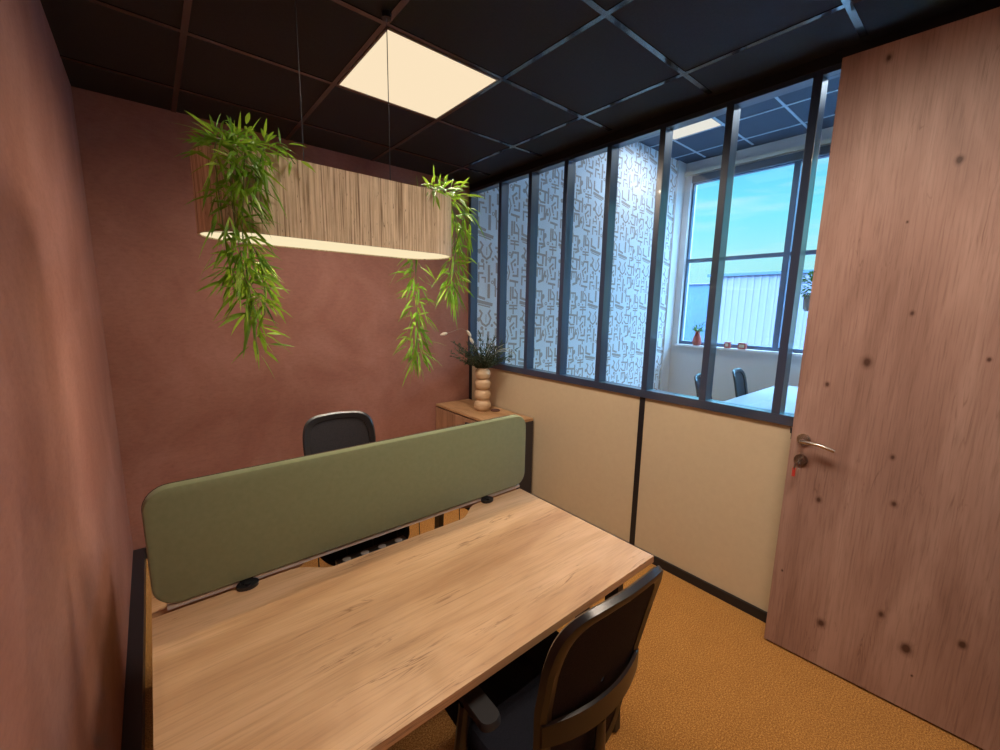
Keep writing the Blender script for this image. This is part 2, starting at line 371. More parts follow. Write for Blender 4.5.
for k, y in enumerate(MY):
    loc_box(win, 'mullion', FX0, FX1, y-.018, y+.018, SILL+.048, HEAD-.012, M['frame'])
for a, b in zip(MY, MY[1:]):
    loc_box(win, 'glass_pane', W+.030, W+.036, b+.018, a-.018, SILL+.048, HEAD-.012, M['glass'], 0)

# ---- neighbouring room
def wallpaper():
    mb = MB()
    x0, x1 = W+.07, 6.16
    mb.mi = 0; mb.box(x0, x1, 0, .1, 0, H2)
    mb.mi = 1
    cnt = [0]; TW, TH = .56, .64; yy = -.0012; sw = .0125
    lines = [  # strokes (polyline, half width) in metres inside one repeat
        ([(.02,.60),(.02,.52),(.10,.50)], 1.0), ([(.155,.63),(.155,.52)], 1.3), ([(.02,.475),(.19,.445)], 1.3), ([(.03,.445),(.17,.42)], .5),
        ([(.05,.385),(.075,.36),(.05,.31),(.08,.26),(.125,.235)], .8), ([(.175,.385),(.155,.36),(.185,.31),(.165,.26),(.125,.235)], .8),
        ([(.125,.345),(.125,.275)], .35), ([(.03,.14),(.03,.19)], .6), ([(.09,.14),(.09,.19)], .6), ([(.03,.165),(.09,.165)], .6),
        ([(.155,.17),(.155,.03)], 1.1), ([(.03,.02),(.03,.10),(.08,.10)], .8), ([(.07,.06),(.11,.06),(.11,.02)], .6),
        ([(.24,.62),(.24,.53)], .8), ([(.24,.60),(.33,.60),(.33,.50)], .8), ([(.29,.60),(.29,.55)], .6),
        ([(.36,.56),(.33,.50),(.35,.44),(.30,.42)], .9), ([(.27,.455),(.33,.455)], .9), ([(.27,.425),(.27,.36)], .8),
        ([(.24,.35),(.38,.34)], .9), ([(.33,.34),(.33,.26)], 1.0), ([(.38,.38),(.38,.24)], .9),
        ([(.23,.27),(.27,.235),(.33,.235)], .8), ([(.25,.20),(.33,.20),(.33,.10)], .9), ([(.25,.20),(.25,.12)], .9), ([(.29,.20),(.29,.14)], .6),
        ([(.37,.17),(.34,.08),(.28,.06)], 1.0), ([(.40,.19),(.42,.13),(.40,.06)], .6), ([(.23,.05),(.23,.00)], 1.0),
        ([(.44,.62),(.44,.50)], .9), ([(.47,.62),(.47,.52),(.52,.52)], .9), ([(.50,.60),(.53,.56),(.53,.46)], .7),
        ([(.43,.44),(.53,.44)], .7), ([(.43,.41),(.53,.41)], .7), ([(.48,.44),(.48,.36)], .7),
        ([(.46,.33),(.53,.33),(.53,.22)], .9), ([(.46,.33),(.44,.28)], .9), ([(.49,.26),(.44,.22),(.46,.16)], .8),
        ([(.53,.17),(.53,.10),(.47,.10)], .9), ([(.43,.05),(.53,.04)], .9), ([(.50,.04),(.50,.00)], .7)]
    discs = [(.035,.30,.022,0), (.075,.215,.02,0), (.125,.205,.012,0), (.20,.24,.016,0), (.35,.545,.026,.0), (.26,.315,.015,0),
             (.28,.50,.014,0), (.42,.31,.020,.010), (.38,.125,.017,0), (.49,.21,.017,0), (.47,.47,.012,0), (.40,.47,.020,.009), (.19,.10,.014,0), (.20,.02,.018,.009), (.47,.135,.012,0)]
    def quad(ps):
        ps = [(min(max(x, x0), x1), min(max(z, .08), H2)) for x, z in ps]
        a = sum(ps[i][0]*ps[(i+1) % len(ps)][1]-ps[(i+1) % len(ps)][0]*ps[i][1] for i in range(len(ps)))
        cnt[0] += 1; y_ = yy - (cnt[0] % 60)*2e-5
        if abs(a) > 1e-6: mb._face([mb.bm.verts.new((x, y_, z)) for x, z in ps])
    nx = int((x1-x0)/TW)+1; nz = int(H2/TH)+2
    for i in range(nx):
        for j in range(nz):
            ox = x0 + i*TW; oz = j*TH - .1 + (i % 2)*.0
            if oz > H2: continue
            for pl, w in lines:
                hw = sw*w
                for (ax, az), (bx, bz) in zip(pl, pl[1:]):
                    d = Vector((bx-ax, bz-az)).normalized(); n = Vector((-d.y, d.x))*hw; e = d*hw*.9
                    quad([(ox+ax-e.x+n.x, oz+az-e.y+n.y), (ox+ax-e.x-n.x, oz+az-e.y-n.y), (ox+bx+e.x-n.x, oz+bz+e.y-n.y), (ox+bx+e.x+n.x, oz+bz+e.y+n.y)])
            for cx, cz, r, ri in discs:
                pts = [(ox+cx+r*math.cos(2*PI*k/12), oz+cz+r*math.sin(2*PI*k/12)) for k in range(12)]
                if ri == 0: quad(pts)
                else:
                    q = [(ox+cx+ri*math.cos(2*PI*k/12), oz+cz+ri*math.sin(2*PI*k/12)) for k in range(12)]
                    for k in range(12): quad([pts[k], pts[(k+1) % 12], q[(k+1) % 12], q[k]])
    bmesh.ops.recalc_face_normals(mb.bm, faces=mb.bm.faces)
    return S('wall_patterned', mb, [M['paper'], M['motif']])
wallpaper()
S('wall_corner', MB().box(6.16, X2, -.02, .1, 0, H2), M['whiteb'])
YE = -5.4
WT, WB, WL, WR_ = 3.46, 1.10, -.11, -4.6
S('wall_window_side', MB().box(X2, X2+.2, YE, .1, 0, WB).box(X2, X2+.2, YE, .1, WT, H2+.1).box(X2, X2+.2, WL, .1, WB, WT).box(X2, X2+.2, YE, WR_, WB, WT), M['white'])
S('wall_end', MB().box(W+.07, X2+.2, YE-.1, YE, 0, H2), M['white'])
S('wall_above_partition', MB().box(W, W+.07, YE, 0, H+.1, H2), M['white'])
S('wall_partition_extension', MB().box(W+.01, W+.07, YE, YR, 0, H+.1), M['white'])
S('ceiling_next_room', MB().box(W, X2+.2, YE, .1, H2, H2+.1), noise_mat('slate ceiling tile', (.055,.07,.10), (.07,.085,.12), scale=90, rough=.85, spec=.2))
g = MB(); XS2 = [6.017-.6*i for i in range(6)]
for x in XS2: g.box(x-bw, x+bw, YE, 0, H2-.006, H2)
for j in range(9):
    y = -.325-.6*j
    xs = [W+.07] + sorted(XS2) + [6.28]
    for a, b in zip(xs, xs[1:]):
        g.box(a + (bw if a > W+.1 else 0), b - (bw if b < 6.2 else 0), y-bw, y+bw, H2-.006, H2)
S('trim_ceiling_grid_next_room', g, mat('pale ceiling bar', (.35, .42, .5), .5))
S('trim_3', MB().box(X2-.03, X2, YE, -.02, 3.52, 3.57), M['cream'])          # blind track strip
S('trim_4', MB().box(X2-.05, X2+.0, WR_, WL, WB-.03, WB), M['whiteb'])        # inner sill board
w2 = bpy.data.objects.new('window_2', None); COL.objects.link(w2); w2.location = (X2+.1, 0, WB); w2['kind'] = 'structure'
a0, a1 = X2+.06, X2+.12
loc_box(w2, 'window_frame', a0, a1, WR_, WL, WB, WB+.05, M['winframe'], 0)
loc_box(w2, 'window_frame', a0, a1, WR_, WL, WT-.05, WT, M['winframe'], 0)
for y in (WL-.012, -1.40, -2.72, -4.0, WR_+.012):
    hw = .034 if y in (-1.40, -2.72, -4.0) else .012
    loc_box(w2, 'mullion', a0, a1, y-hw, y+hw, WB+.05, WT-.05, M['winframe'], 0)
ym = [WL-.024, -1.365, -1.435, -2.685, -2.755, -3.965, -4.035, WR_+.024]
for k in range(0, 8, 2):
    loc_box(w2, 'transom', a0, a1, ym[k+1], ym[k], 2.305, 2.355, M['winframe'], 0)
    for z0, z1 in ((WB+.05, 2.305), (2.355, WT-.05)):
        loc_box(w2, 'glass_pane', a0+.03, a0+.036, ym[k+1], ym[k], z0, z1, M['glass'], 0)
bl = MB().box(X2-.035, X2-.005, -4.5, WL-.03, 3.405, 3.50, .004)
tag(bl.build('roller_blind', M['blind']), 'dark rolled up blind along the head of the big window', 'blind')

# ---- outdoors
S('ground', MB().box(X2+.3, 90, -60, 70, -4.2, -4), M['asphalt'])
b = thing('warehouse', 'pale blue flat-roofed warehouse with vertical ribbed cladding beyond the window', 'building', (24, 2, -4))
fa = MB().box(-2, 6, -9, 4.44, 0, 7.30)
for k in range(45): fa.box(-2.03, -2, -9+.3*k, -9+.3*k+.12, 0, 7.30)
fa.build('facade', M['facade'], b)
MB().box(-2.12, 6.1, -9.1, 4.54, 7.30, 7.42).build('roof_edge', M['winframe'], b)
b = thing('low_building', 'lower deep blue building standing left of the pale warehouse', 'building', (26, 9, -4))
MB().box(0, 8, -2.2, 16, 0, 7.2).build('facade', M['facade2'], b)
MB().box(-.1, 8.1, -2.2, 16.1, 7.2, 7.28).build('roof_edge', M['facade'], b)

# ================================================================== CEILING LIGHTS
def ceiling_light(x0, y0, z, label, dif, w, col, group=None, s=.6):
    t = thing('ceiling_light', label, 'ceiling light', (x0+s/2, y0+s/2, z), 0, group)
    h = s/2-.012; r = .008
    fr = MB()
    for (a, b, c, d) in ((-h, h, -h, -h+r), (-h, h, h-r, h), (-h, -h+r, -h+r, h-r), (h-r, h, -h+r, h-r)): fr.box(a, b, c, d, -.008, 0)
    fr.build('frame', M['panelrim'], t)
    MB().box(-h+r, h-r, -h+r, h-r, -.006, -.0005).build('diffuser', dif, t)
    for i in (-1, 0, 1):
        for j in (-1, 0, 1):
            l = bpy.data.lights.new('panel_emitter', 'SPOT'); l.energy = w; l.color = col; l.spot_size = math.radians(176); l.spot_blend = 1.0; l.shadow_soft_size = 0
            o = bpy.data.objects.new('panel_emitter', l); COL.objects.link(o); o.parent = t; o.location = (i*.18, j*.18, -.014)
    return t
ceiling_light(1.0186, -1.5498, H, 'lit square ceiling panel above the desk, fully in view', M['panel_near'], PANEL_W, PANEL_COL)
ceiling_light(1.0186, -3.3498, H, 'lit square ceiling panel of which only one corner shows at the top edge', M['panel_near'], PANEL_W, PANEL_COL)
ceiling_light(4.817, -.925, H2, 'lit ceiling panel in the neighbouring room seen through the glass', M['panel_far'], PANEL_FAR_W, PANEL_FAR_COL)
ceiling_light(4.817, -3.325, H2, 'lit ceiling panel in the neighbouring room hidden behind the open door', M['panel_far'], PANEL_FAR_W, PANEL_FAR_COL)

# ================================================================== PENDANT LAMP
LX, LY, LZ = .803, -1.605, 1.81
lamp = thing('pendant_lamp', 'long oval pendant lamp with reed veneer shade and glowing underside', 'lamp', (LX, LY, LZ))
def stadium(L, Wd, n=24):
    r = Wd/2; o = []
    for k in range(n+1): a = -PI/2+PI*k/n; o.append((L/2-r+r*math.cos(a), r*math.sin(a)))
    for k in range(n+1): a = PI/2+PI*k/n; o.append((-L/2+r+r*math.cos(a), r*math.sin(a)))
    return o
LL, LW, LH = .915, .295, .240
so, si = stadium(LL, LW), stadium(LL-.012, LW-.012)
sh = MB(); sh.loop_rings([[(x, y, 0) for x, y in so], [(x, y, LH) for x, y in so], [(x, y, LH) for x, y in si], [(x, y, 0) for x, y in si]])
sh.build('lamp_shade', M['reed'], lamp, True)
MB().prism(si, .004, .010).build('diffuser', M['lampdif'], lamp)
MB().prism(si, LH-.03, LH-.024).build('top_tray', M['plastic2'], lamp)
for wx in (-.13, .195):
    MB().tube([(wx, 0, LH-.03), (wx, 0, H-LZ)], .0016, 6).build('suspension_wire', M['wire'], lamp)
    MB().cyl((wx, 0, H-LZ-.02), .018, .02).build('ceiling_cup', M['black'], lamp, True)
for i in range(4):
    l = bpy.data.lights.new('lamp_emitter', 'SPOT'); l.energy = LAMP_W; l.color = (1, .78, .48); l.spot_size = math.radians(176); l.spot_blend = 1; l.shadow_soft_size = 0
    o = bpy.data.objects.new('lamp_emitter', l); COL.objects.link(o); o.parent = lamp; o.location = (-.3+.2*i, 0, -.004)

# trailing plants: leaves are one foliage mesh each
def leaf(mb, p, d, L, w, droop, rng):
    d = d.normalized(); side = d.cross(Vector((0, 0, 1)))
    if side.length < .05: side = Vector((1, 0, 0))
    side.normalize(); side = (Matrix.Rotation(rng.uniform(-1.2, 1.2), 3, d) @ side)
    nrm = side.cross(d); prof = ((0, .12), (.18, .75), (.42, 1), (.72, .62), (1, .0)); rows = []
    for t, ww in prof:
        c = p + d*L*t + Vector((0, 0, -droop*L*t*t))
        if ww == 0: rows.append([mb.bm.verts.new(c)])
        else: rows.append([mb.bm.verts.new(c - side*w*ww*.5), mb.bm.verts.new(c + nrm*w*.12*ww), mb.bm.verts.new(c + side*w*ww*.5)])
    for a, b in zip(rows, rows[1:]):
        if len(b) == 1:
            mb._face([a[0], a[1], b[0]]); mb._face([a[1], a[2], b[0]])
        else:
            mb._face([a[0], a[1], b[1], b[0]]); mb._face([a[1], a[2], b[2], b[1]])
def catmull(P, n=10):
    P = [Vector(p) for p in P]; Q = [P[0]*2-P[1]] + P + [P[-1]*2-P[-2]]; out = []
    for i in range(1, len(Q)-2):
        for k in range(n):
            t = k/n; a, b, c, d = Q[i-1], Q[i], Q[i+1], Q[i+2]
            out.append(.5*((2*b)+(-a+c)*t+(2*a-5*b+4*c-d)*t*t+(-a+3*b-3*c+d)*t**3))
    out.append(P[-1]); return out
def trailing(name, label, base, strands, seed, box):
    """strands: (points, spread, leaves per metre, leaf length); box = lamp body the leaves must stay out of."""
    rng = random.Random(seed); t = thing(name, label, 'plant', base); B = Vector(base)
    fo, stm = MB(), MB()
    def free(p):
        q = p - Vector((LX, LY, LZ)); return not (abs(q.x) < LL/2 and abs(q.y) < LW/2+.004 and -.0 < q.z < LH)
    for pts, spread, dens, LLf in strands:
        path = catmull(pts); ln = sum((b-a).length for a, b in zip(path, path[1:]))
        stm.tube([p-B for p in path], .0018, 5)
        for k in range(int(ln*dens)):
            i = rng.randrange(len(path)-1); p = path[i].lerp(path[i+1], rng.random()); dr = (path[i+1]-path[i]).normalized()
            off = Vector((rng.gauss(0, 1), rng.gauss(0, 1), rng.gauss(0, 1)))*spread*.55
            q = p + off
            d = (off.normalized()*1.25 + dr*.7 + Vector((rng.uniform(-.5, .5), rng.uniform(-.5, .5), rng.uniform(-.3, .2))))
            L = LLf*rng.uniform(.65, 1.3)
            tip = q + d.normalized()*L
            if not free(q) or not free(tip) or not free((q+tip)/2): continue
            leaf(fo, q-B, d, L, rng.uniform(.008, .0135), rng.uniform(.05, .55), rng)
    for k in range(6):
        pass
    stm.build('stem', M['stem'], t, True); fo.build('foliage', M['leafa'], t)
    return t
yf = LY-LW/2-.02; zt = LZ+LH
trailing('trailing_plant', 'bushy green trailing bamboo plant draped over the left end of the lamp', (.46, LY, zt-.024), [
    ([(.46,-1.66,zt-.01), (.45,-1.72,zt+.012), (.43,yf-.01,zt-.03), (.42,yf-.01,1.90), (.43,yf-.01,1.75), (.445,yf,1.62)], .034, 300, .075),
    ([(.50,-1.62,zt-.01), (.48,-1.72,zt+.02), (.46,yf-.02,zt-.03), (.45,yf-.02,1.92), (.44,yf-.01,1.78), (.45,yf,1.62), (.458,yf,1.44)], .032, 270, .075),
    ([(.44,-1.62,zt-.01), (.41,-1.72,zt+.01), (.39,yf,zt-.03), (.39,yf-.01,1.90), (.40,yf,1.74), (.415,yf,1.66)], .028, 230, .07),
    ([(.52,-1.62,zt), (.53,-1.70,zt+.025), (.51,yf,zt-.01), (.48,yf-.01,1.94)], .028, 210, .07),
    ([(.48,-1.64,zt), (.53,-1.69,zt+.04), (.57,-1.74,zt+.03), (.60,yf,zt-.02)], .02, 110, .07),
    ([(.45,-1.64,zt-.01), (.42,-1.69,zt+.025), (.38,-1.73,zt+.01)], .018, 150, .08),
    ([(.46,yf,1.78), (.48,yf,1.73), (.49,yf,1.64), (.485,yf,1.56)], .022, 240, .065)], 7, None)
xr = LX+LL/2
trailing('trailing_plant', 'light green trailing bamboo plant hanging in two strands at the right end of the lamp', (1.20, LY, zt-.024), [
    ([(1.20,-1.60,zt), (1.24,-1.61,zt+.035), (xr+.02,-1.62,zt), (xr+.04,-1.62,1.95), (xr+.03,-1.62,1.80), (xr+.035,-1.62,1.66)], .034, 300, .075),
    ([(1.18,-1.64,zt), (1.21,-1.70,zt+.03), (1.24,-1.74,zt-.01), (1.28,-1.72,1.98), (xr+.025,-1.64,1.86), (xr+.02,-1.62,1.74), (xr+.02,-1.62,1.64)], .034, 240, .075),
    ([(1.15,-1.62,zt), (1.12,-1.72,zt+.02), (1.11,-1.77,zt-.02)], .02, 160, .06),
    ([(1.17,-1.54,zt), (1.18,-1.47,zt+.02), (1.19,-1.435,zt-.05), (1.20,-1.43,1.80), (1.205,-1.43,1.60), (1.20,-1.43,1.45), (1.205,-1.43,1.33)], .040, 330, .078)], 21, None)

# ================================================================== DOOR
DP = Vector((2.3992, -2.71, 0)); dd = Vector((.06418, -.99794, 0))
dw, dt, dh = .93, .04, 2.586
door = bpy.data.objects.new('door_1', None); COL.objects.link(door); door['kind'] = 'structure'
door.location = (DP.x, DP.y, .010)
door.rotation_euler = (0, 0, math.atan2(dd.y, dd.x))     # local x along the leaf from its free edge, local -y faces the room
# local +y = rot90(dd) = (.998, .064) -> away from room ; room face at y=0
MB().box(0, dw, 0, dt, 0, dh, .0015).build('door_leaf', M['door'], door, kind='structure')
MB().box(-.003, .001, .008, dt-.008, 1.02, 1.09).box(-.010, -.002, .015, dt-.015, 1.045, 1.07, .002).build('latch', M['black'], door, kind='structure')
hz = 1.033
hd = MB(); hd.cyl((.048, -.010, hz), .026, .010, 28, 'y')
hd.tube([(.048, -.008, hz), (.048, -.045, hz), (.052, -.052, hz)], .0095, 12)
hd.tube(catmull([(.044, -.052, hz), (.075, -.053, hz+.001), (.115, -.053, hz-.001), (.165, -.049, hz-.014)], 6), .010, 12, flat=.8)
hd.build('door_handle', M['chrome'], door, True, 'structure')
ck = MB(); ck.cyl((.048, -.009, hz-.095), .026, .009, 28, 'y'); ck.cyl((.048, -.014, hz-.095), .009, .006, 16, 'y')
ck.build('lock_rosette', M['chrome'], door, True, 'structure')
# keys in the lock
def dpt(x, y, z): return (DP + dd*x + Vector((-dd.y, dd.x, 0))*y + Vector((0, 0, z+.01)))
ky = thing('key_ring', 'small steel key ring with a red fob hanging from the door lock', 'keys', dpt(.048, -.014, hz-.095), math.atan2(dd.y, dd.x))
MB().box(-.0012, .0012, -.024, 0, -.004, .004).cyl((-.0015, -.034, 0), .011, .003, 20, 'x').build('key', M['brass'], ky, True)
rg = MB(); rg.tube([(.004+.012*math.cos(a)*.3, -.034+.003*math.sin(a), -.016+.013*math.sin(a)) for a in [2*PI*k/20 for k in range(21)]], .0012, 6); rg.build('ring', M['brass'], ky, True)
MB().box(-.013, -.009, -.046, -.026, -.035, -.008, .001).cyl((-.013, -.036, -.03), .010, .003, 16, 'x').build('key', M['brass'], ky)
MB().box(-.018, -.006, -.042, -.034, -.068, -.028, .002).build('fob', M['red'], ky)

# ================================================================== BENCH DESK
DK = (.82, -1.86, 0); desk = thing('bench_desk', 'large light oak bench desk for two with black metal legs', 'desk', DK)
dx0, dx1 = -.681, .685; yF, yS = -.716, -.012; TZ0, TZ1 = .715, .74
def top_outline(sgn):
    o = [(dx0, sgn*yF), (dx1, sgn*yF), (dx1, sgn*yS), (.42, sgn*yS)]
    for k in range(1, 7): t = k/6; o.append((.42-.13*t, sgn*(yS-.075*(.5-.5*math.cos(PI*t)))))
    for k in range(1, 7): t = k/6; o.append((-.20-.13*t, sgn*(yS-.075*(.5+.5*math.cos(PI*t)))))
    o += [(dx0, sgn*yS)]
    return o
MB().prism(top_outline(1), TZ0, TZ1, bev=.0012).build('desktop', M['desk'], desk)
MB().prism(top_outline(-1), TZ0, TZ1, bev=.0012).build('desktop', M['desk'], desk)
for sx in (-1, 1):
    x = sx*.62
    for sy in (-1, 1):
        lg = MB(); lg.rings([[(x-.015, sy*(.60+e)-.03*q, z), (x+.015, sy*(.60+e)-.03*q, z), (x+.015, sy*(.60+e)+.03*q, z), (x-.015, sy*(.60+e)+.03*q, z)] for z, e, q in ((.012, .04, .8), (.67, 0, 1))])
        lg.cyl((x, sy*.64, 0), .016, .014)
        lg.build('leg', M['black'], desk)
    MB().box(x-.015, x+.015, -.66, .66, .67, TZ0, .001).build('crossbar', M['black'], desk)
for sy in (-1, 1): MB().box(-.60, .60, sy*.42-.02, sy*.42+.02, .675, TZ0, .001).build('beam', M['black'], desk)
tr = MB()
zr = .61
for y in (-.11, -.055, 0, .055, .11): tr.tube([(-.42, y, zr), (.42, y, zr)], .0022, 5)
for k in range(9):
    x = -.42+.105*k; tr.tube([(x, -.115, TZ0-.02), (x, -.112, zr), (x, .112, zr), (x, .115, TZ0-.02)], .0022, 5)
for y in (-.115, .115): tr.tube([(-.42, y, TZ0-.02), (.42, y, TZ0-.02)], .003, 5)
for x in (-.42, .42): tr.box(x-.012, x+.012, -.44, .44, TZ0-.018, TZ0-.002)
tr.build('cable_tray', M['black'], desk)
ps = thing('power_strip', 'dark power strip lying in the wire tray under the green divider', 'power strip', (.80, -1.80, zr+.0023))
MB().box(-.14, .14, -.026, .026, 0, .042, .004).build('housing', M['plastic'], ps)
for k in range(4): MB().cyl((-.105+.07*k, 0, .0418), .015, .003, 20).build('socket', mat('grey socket', (.22,.21,.23), .5), ps, True)

# divider screen
sc = thing('desk_divider', 'long sage green padded divider with rounded corners clamped along the desk', 'divider', (.843, -1.852, .755))
ow, oh = 1.395, .347
def ring(inset, y, r=.062): return [(u, y, v) for u, v in rrect(ow-2*inset, oh-2*inset, max(r-inset, .01), 8, 0, oh/2)]
pn = MB(); pn.rings([ring(.010, -.020), ring(.003, -.0165), ring(0, -.010), ring(0, .010)]); pn.build('padded_panel', M['green'], sc, True)
pb = MB(); pb.rings([ring(-.0005, .0102), ring(-.0015, .0135), ring(.002, .018), ring(.008, .02)]); pb.build('rear_piping', M['piping'], sc, True)
for bx in (-.477, .455):
    c = MB(); c.rings([[(bx+.030*math.cos(a), -.030+ (.024)*math.sin(a)-(.0), z) for a in [2*PI*k/20 for k in range(20)]] for z in (-.014, -.004)])
    c.box(bx-.018, bx+.018, -.03, .03, -.012, -.002, .001); c.cyl((bx, -.035, -.006), .009, .008)
    c.build('clamp', M['plastic'], sc, True)
MB().box(-.67, .67, -.010, .006, -.0145, -.003).build('support_rail', M['alu'], sc)

# ================================================================== OFFICE CHAIRS
def hw_(z): return .145 + .047*math.sin(min(max((z-.48)/.50, 0)/.75, 1)*PI/2)
def back_pt(u, z):          # u in -1..1 across, local back surface
    t = (z-.48)/.50
    return Vector((u*hw_(z), -.255 - .018*t - .062*t*t + .028*u*u, z))
ZB, HB = .735, .260
def back_outline(inset, n=64, f=1.0):
    pts = []
    for k in range(n):
        a = 2*PI*k/n; c, s_ = math.cos(a), math.sin(a); e = .34
        u = math.copysign(abs(c)**e, c); v = math.copysign(abs(s_)**e, s_)
        z = ZB + v*(HB-inset)*f + ((.014*(1-u*u) if v > 0 else 0))*f
        pts.append(back_pt(u*f*(hw_(z)-inset)/hw_(z), z))
    return pts
def make_chair(label):
    t = thing('office_chair', label, 'chair')
    # star base
    for k in range(5):
        a = 2*PI*k/5+.3; d = Vector((math.cos(a), math.sin(a), 0))
        lg = MB(); P = [d*.03+Vector((0,0,.105)), d*.16+Vector((0,0,.10)), d*.30+Vector((0,0,.075))]
        lg.tube(P, [.026, .021, .015], 8, flat=.7); lg.tube([d*.295+Vector((0,0,.078)), d*.295+Vector((0,0,.05))], .008, 8)
        b_ = lg.build('base_leg', M['plastic'], t, True)
        cs = MB(); s_ = Vector((-d.y, d.x, 0))
        for q in (-1, 1):
            c0 = d*.295+s_*q*.004+Vector((0,0,.027)); c1 = d*.295+s_*q*.024+Vector((0,0,.027))
            cs.tube([c0, c0.lerp(c1, .25), c0.lerp(c1, .8), c1], [.022, .0265, .0265, .018], 18)
        cs.build('caster', M['plastic'], b_, True)
    MB().cyl((0,0,.09), .032, .04).cyl((0,0,.12), .027, .16).cyl((0,0,.28), .017, .13).build('gas_column', M['plastic'], t, True)
    me = MB(); me.box(-.08, .08, -.13, .10, .405, .445, .008); me.tube([(0,-.10,.425), (0,-.20,.415), (0,-.27,.44), (0,-.292,.52), (0,-.292,.63)], [.026,.026,.024,.02,.014], 10, flat=.6); me.tube([(.07,0,.425), (.21,.02,.425)], .006, 8); me.build('mechanism', M['plastic'], t, True)
    st = MB()
    def sq(w, h, z, cy, e=.45, n=48): return [(math.copysign(abs(math.cos(a))**e, math.cos(a))*w, cy+math.copysign(abs(math.sin(a))**e, math.sin(a))*h, z + .012*math.cos(a)**2 - (.02*max(0, math.sin(a))**3)) for a in [2*PI*k/n for k in range(n)]]
    st.rings([sq(.18, .19, .445, .01), sq(.21, .225, .452, .01), sq(.222, .238, .472, .01), sq(.221, .237, .492, .01), sq(.208, .222, .508, .01), sq(.18, .17, .512, .01), sq(.06, .06, .508, .01)])
    st.build('seat', M['fabric'], t, True)
    fr = MB(); o, m_, i_ = back_outline(0), back_outline(.016), back_outline(.034); bk = Vector((0, -.018, 0)); fw = Vector((0, .008, 0))
    n = len(o)
    rings = [[o[k], (o[k]+m_[k])/2+fw, i_[k]+fw*.3, i_[k]+bk*.6, m_[k]+bk, (o[k]*.7+m_[k]*.3)+bk*.8] for k in range(n)]
    fr.loop_rings(rings); fr.build('backrest_frame', M['plastic'], t, True)
    ms = MB()
    ms.rings([[p+Vector((0, -.006, 0)) for p in back_outline(.030, 64, f)] for f in (1, .85, .68, .5, .34, .18, .04)], cap=False)
    ms.rings([[p+Vector((0, -.009, 0)) for p in back_outline(.030, 64, f)] for f in (1, .85, .68, .5, .34, .18, .04)], cap=False)
    ms.build('backrest_mesh', M['mesh'], t, True)
    lb = MB(); R = []
    for k in range(17):
        u = -1+2*k/16; p = back_pt(u*.98, .68); y = p.y-.018-.010*(1-u*u); hh = .030+.006*(1-u*u)
        R.append([(p.x, y, .68-hh), (p.x, y-.007, .68-hh*.9), (p.x, y-.007, .68+hh*.9), (p.x, y, .68+hh)])
    lb.rings(R); lb.build('lumbar_bar', M['plastic'], t, True)
    for s_ in (-1, 1):
        ar = MB(); ar.tube(catmull([(s_*.12, -.02, .435), (s_*.225, -.04, .43), (s_*.245, -.05, .46), (s_*.245, -.06, .53), (s_*.233, -.06, .63)], 5), .017, 10, flat=1.4)
        a_ = ar.build('armrest', M['plastic'], t, True)
        pd = MB(); pd.rings([[(x, y, z) for x, y in rrect(w, h, r, 6, s_*.222, -.065)] for w, h, r, z in ((.045,.18,.018,.628), (.056,.195,.022,.634), (.056,.193,.024,.645), (.050,.188,.022,.652))]); pd.build('arm_pad', M['plastic2'], a_, True)
    return t
chair = make_chair('black office chair with mesh back in the foreground, pushed under the desk front')
chair.location = (.965, -2.475, 0); chair.rotation_euler = (0, 0, math.radians(-2))
dup(chair, (.925, -1.29, 0), PI+math.radians(-6), 'black mesh office chair behind the green divider, facing the camera')
dup(chair, (4.24, -1.80, 0), PI+math.radians(8), 'black chair at the white table next door, the left one, partly behind a mullion', 'chairs in the neighbouring room')
dup(chair, (4.95, -1.86, 0), PI+math.radians(6), 'black chair at the white table next door, the right one, standing clear between mullions', 'chairs in the neighbouring room')

# ================================================================== CABINET, VASE
cx0, cx1, cy0, cy1 = 2.155, W-.018, -.92, -.02
cb = thing('storage_cabinet', 'low storage cabinet with oak top and charcoal sides in the back corner', 'cabinet', ((cx0+cx1)/2, (cy0+cy1)/2, 0))
ux, uy = (cx1-cx0)/2, (cy1-cy0)/2
bd = MB(); bd.box(-ux+.02, ux, -uy, -uy+.018, 0, .695).box(-ux+.02, ux, uy-.018, uy, 0, .695).box(ux-.01, ux, -uy+.018, uy-.018, .04, .695).box(-ux+.02, ux-.01, -uy+.018, uy-.018, .04, .06).box(-ux+.02, ux-.01, -uy+.018, uy-.018, .34, .355); bd.build('body', M['char'], cb)
MB().box(-ux, ux, -uy, uy, .695, .715, .0015).build('top', M['cabwood'], cb)
for k, (a, b_) in enumerate(((-uy+.002, -.002), (.002, uy-.002))):
    dl = MB().box(-ux, -ux+.018, a, b_, .05, .683, .001).build('door', M['doorwood'], cb)
    if k: continue
    hy = -.075
    MB().box(-ux-.018, -ux, hy, hy+.035, .640, .652, .002).build('handle', M['black'], dl)
VZ = .715; vx, vy = 2.355, -.465
vs_ = thing('vase', 'pale beige vase of four stacked bulging rings on the cabinet', 'vase', (vx, vy, VZ))
prof = [(.044, 0)]
for k in range(4):
    z0 = .004+.090*k; r = .074-.0025*k
    for j in range(9):
        a = -PI/2+PI*(j+.5)/9; prof.append((r-.028+.028*math.cos(a), z0+.045+.043*math.sin(a)))
prof += [(.040, .366), (.042, .372), (.036, .372), (.033, .35), (.030, .20), (.001, .18)]
MB().lathe(prof, n=40).build('body', M['vase'], vs_, True)
rng = random.Random(4)
bq = thing('dried_bouquet', 'dark green dried grass bouquet with white fluffy tails in the ringed vase', 'dried flowers', (vx, vy, VZ+.185))
sm, lf, sw_ = MB(), MB(), MB()
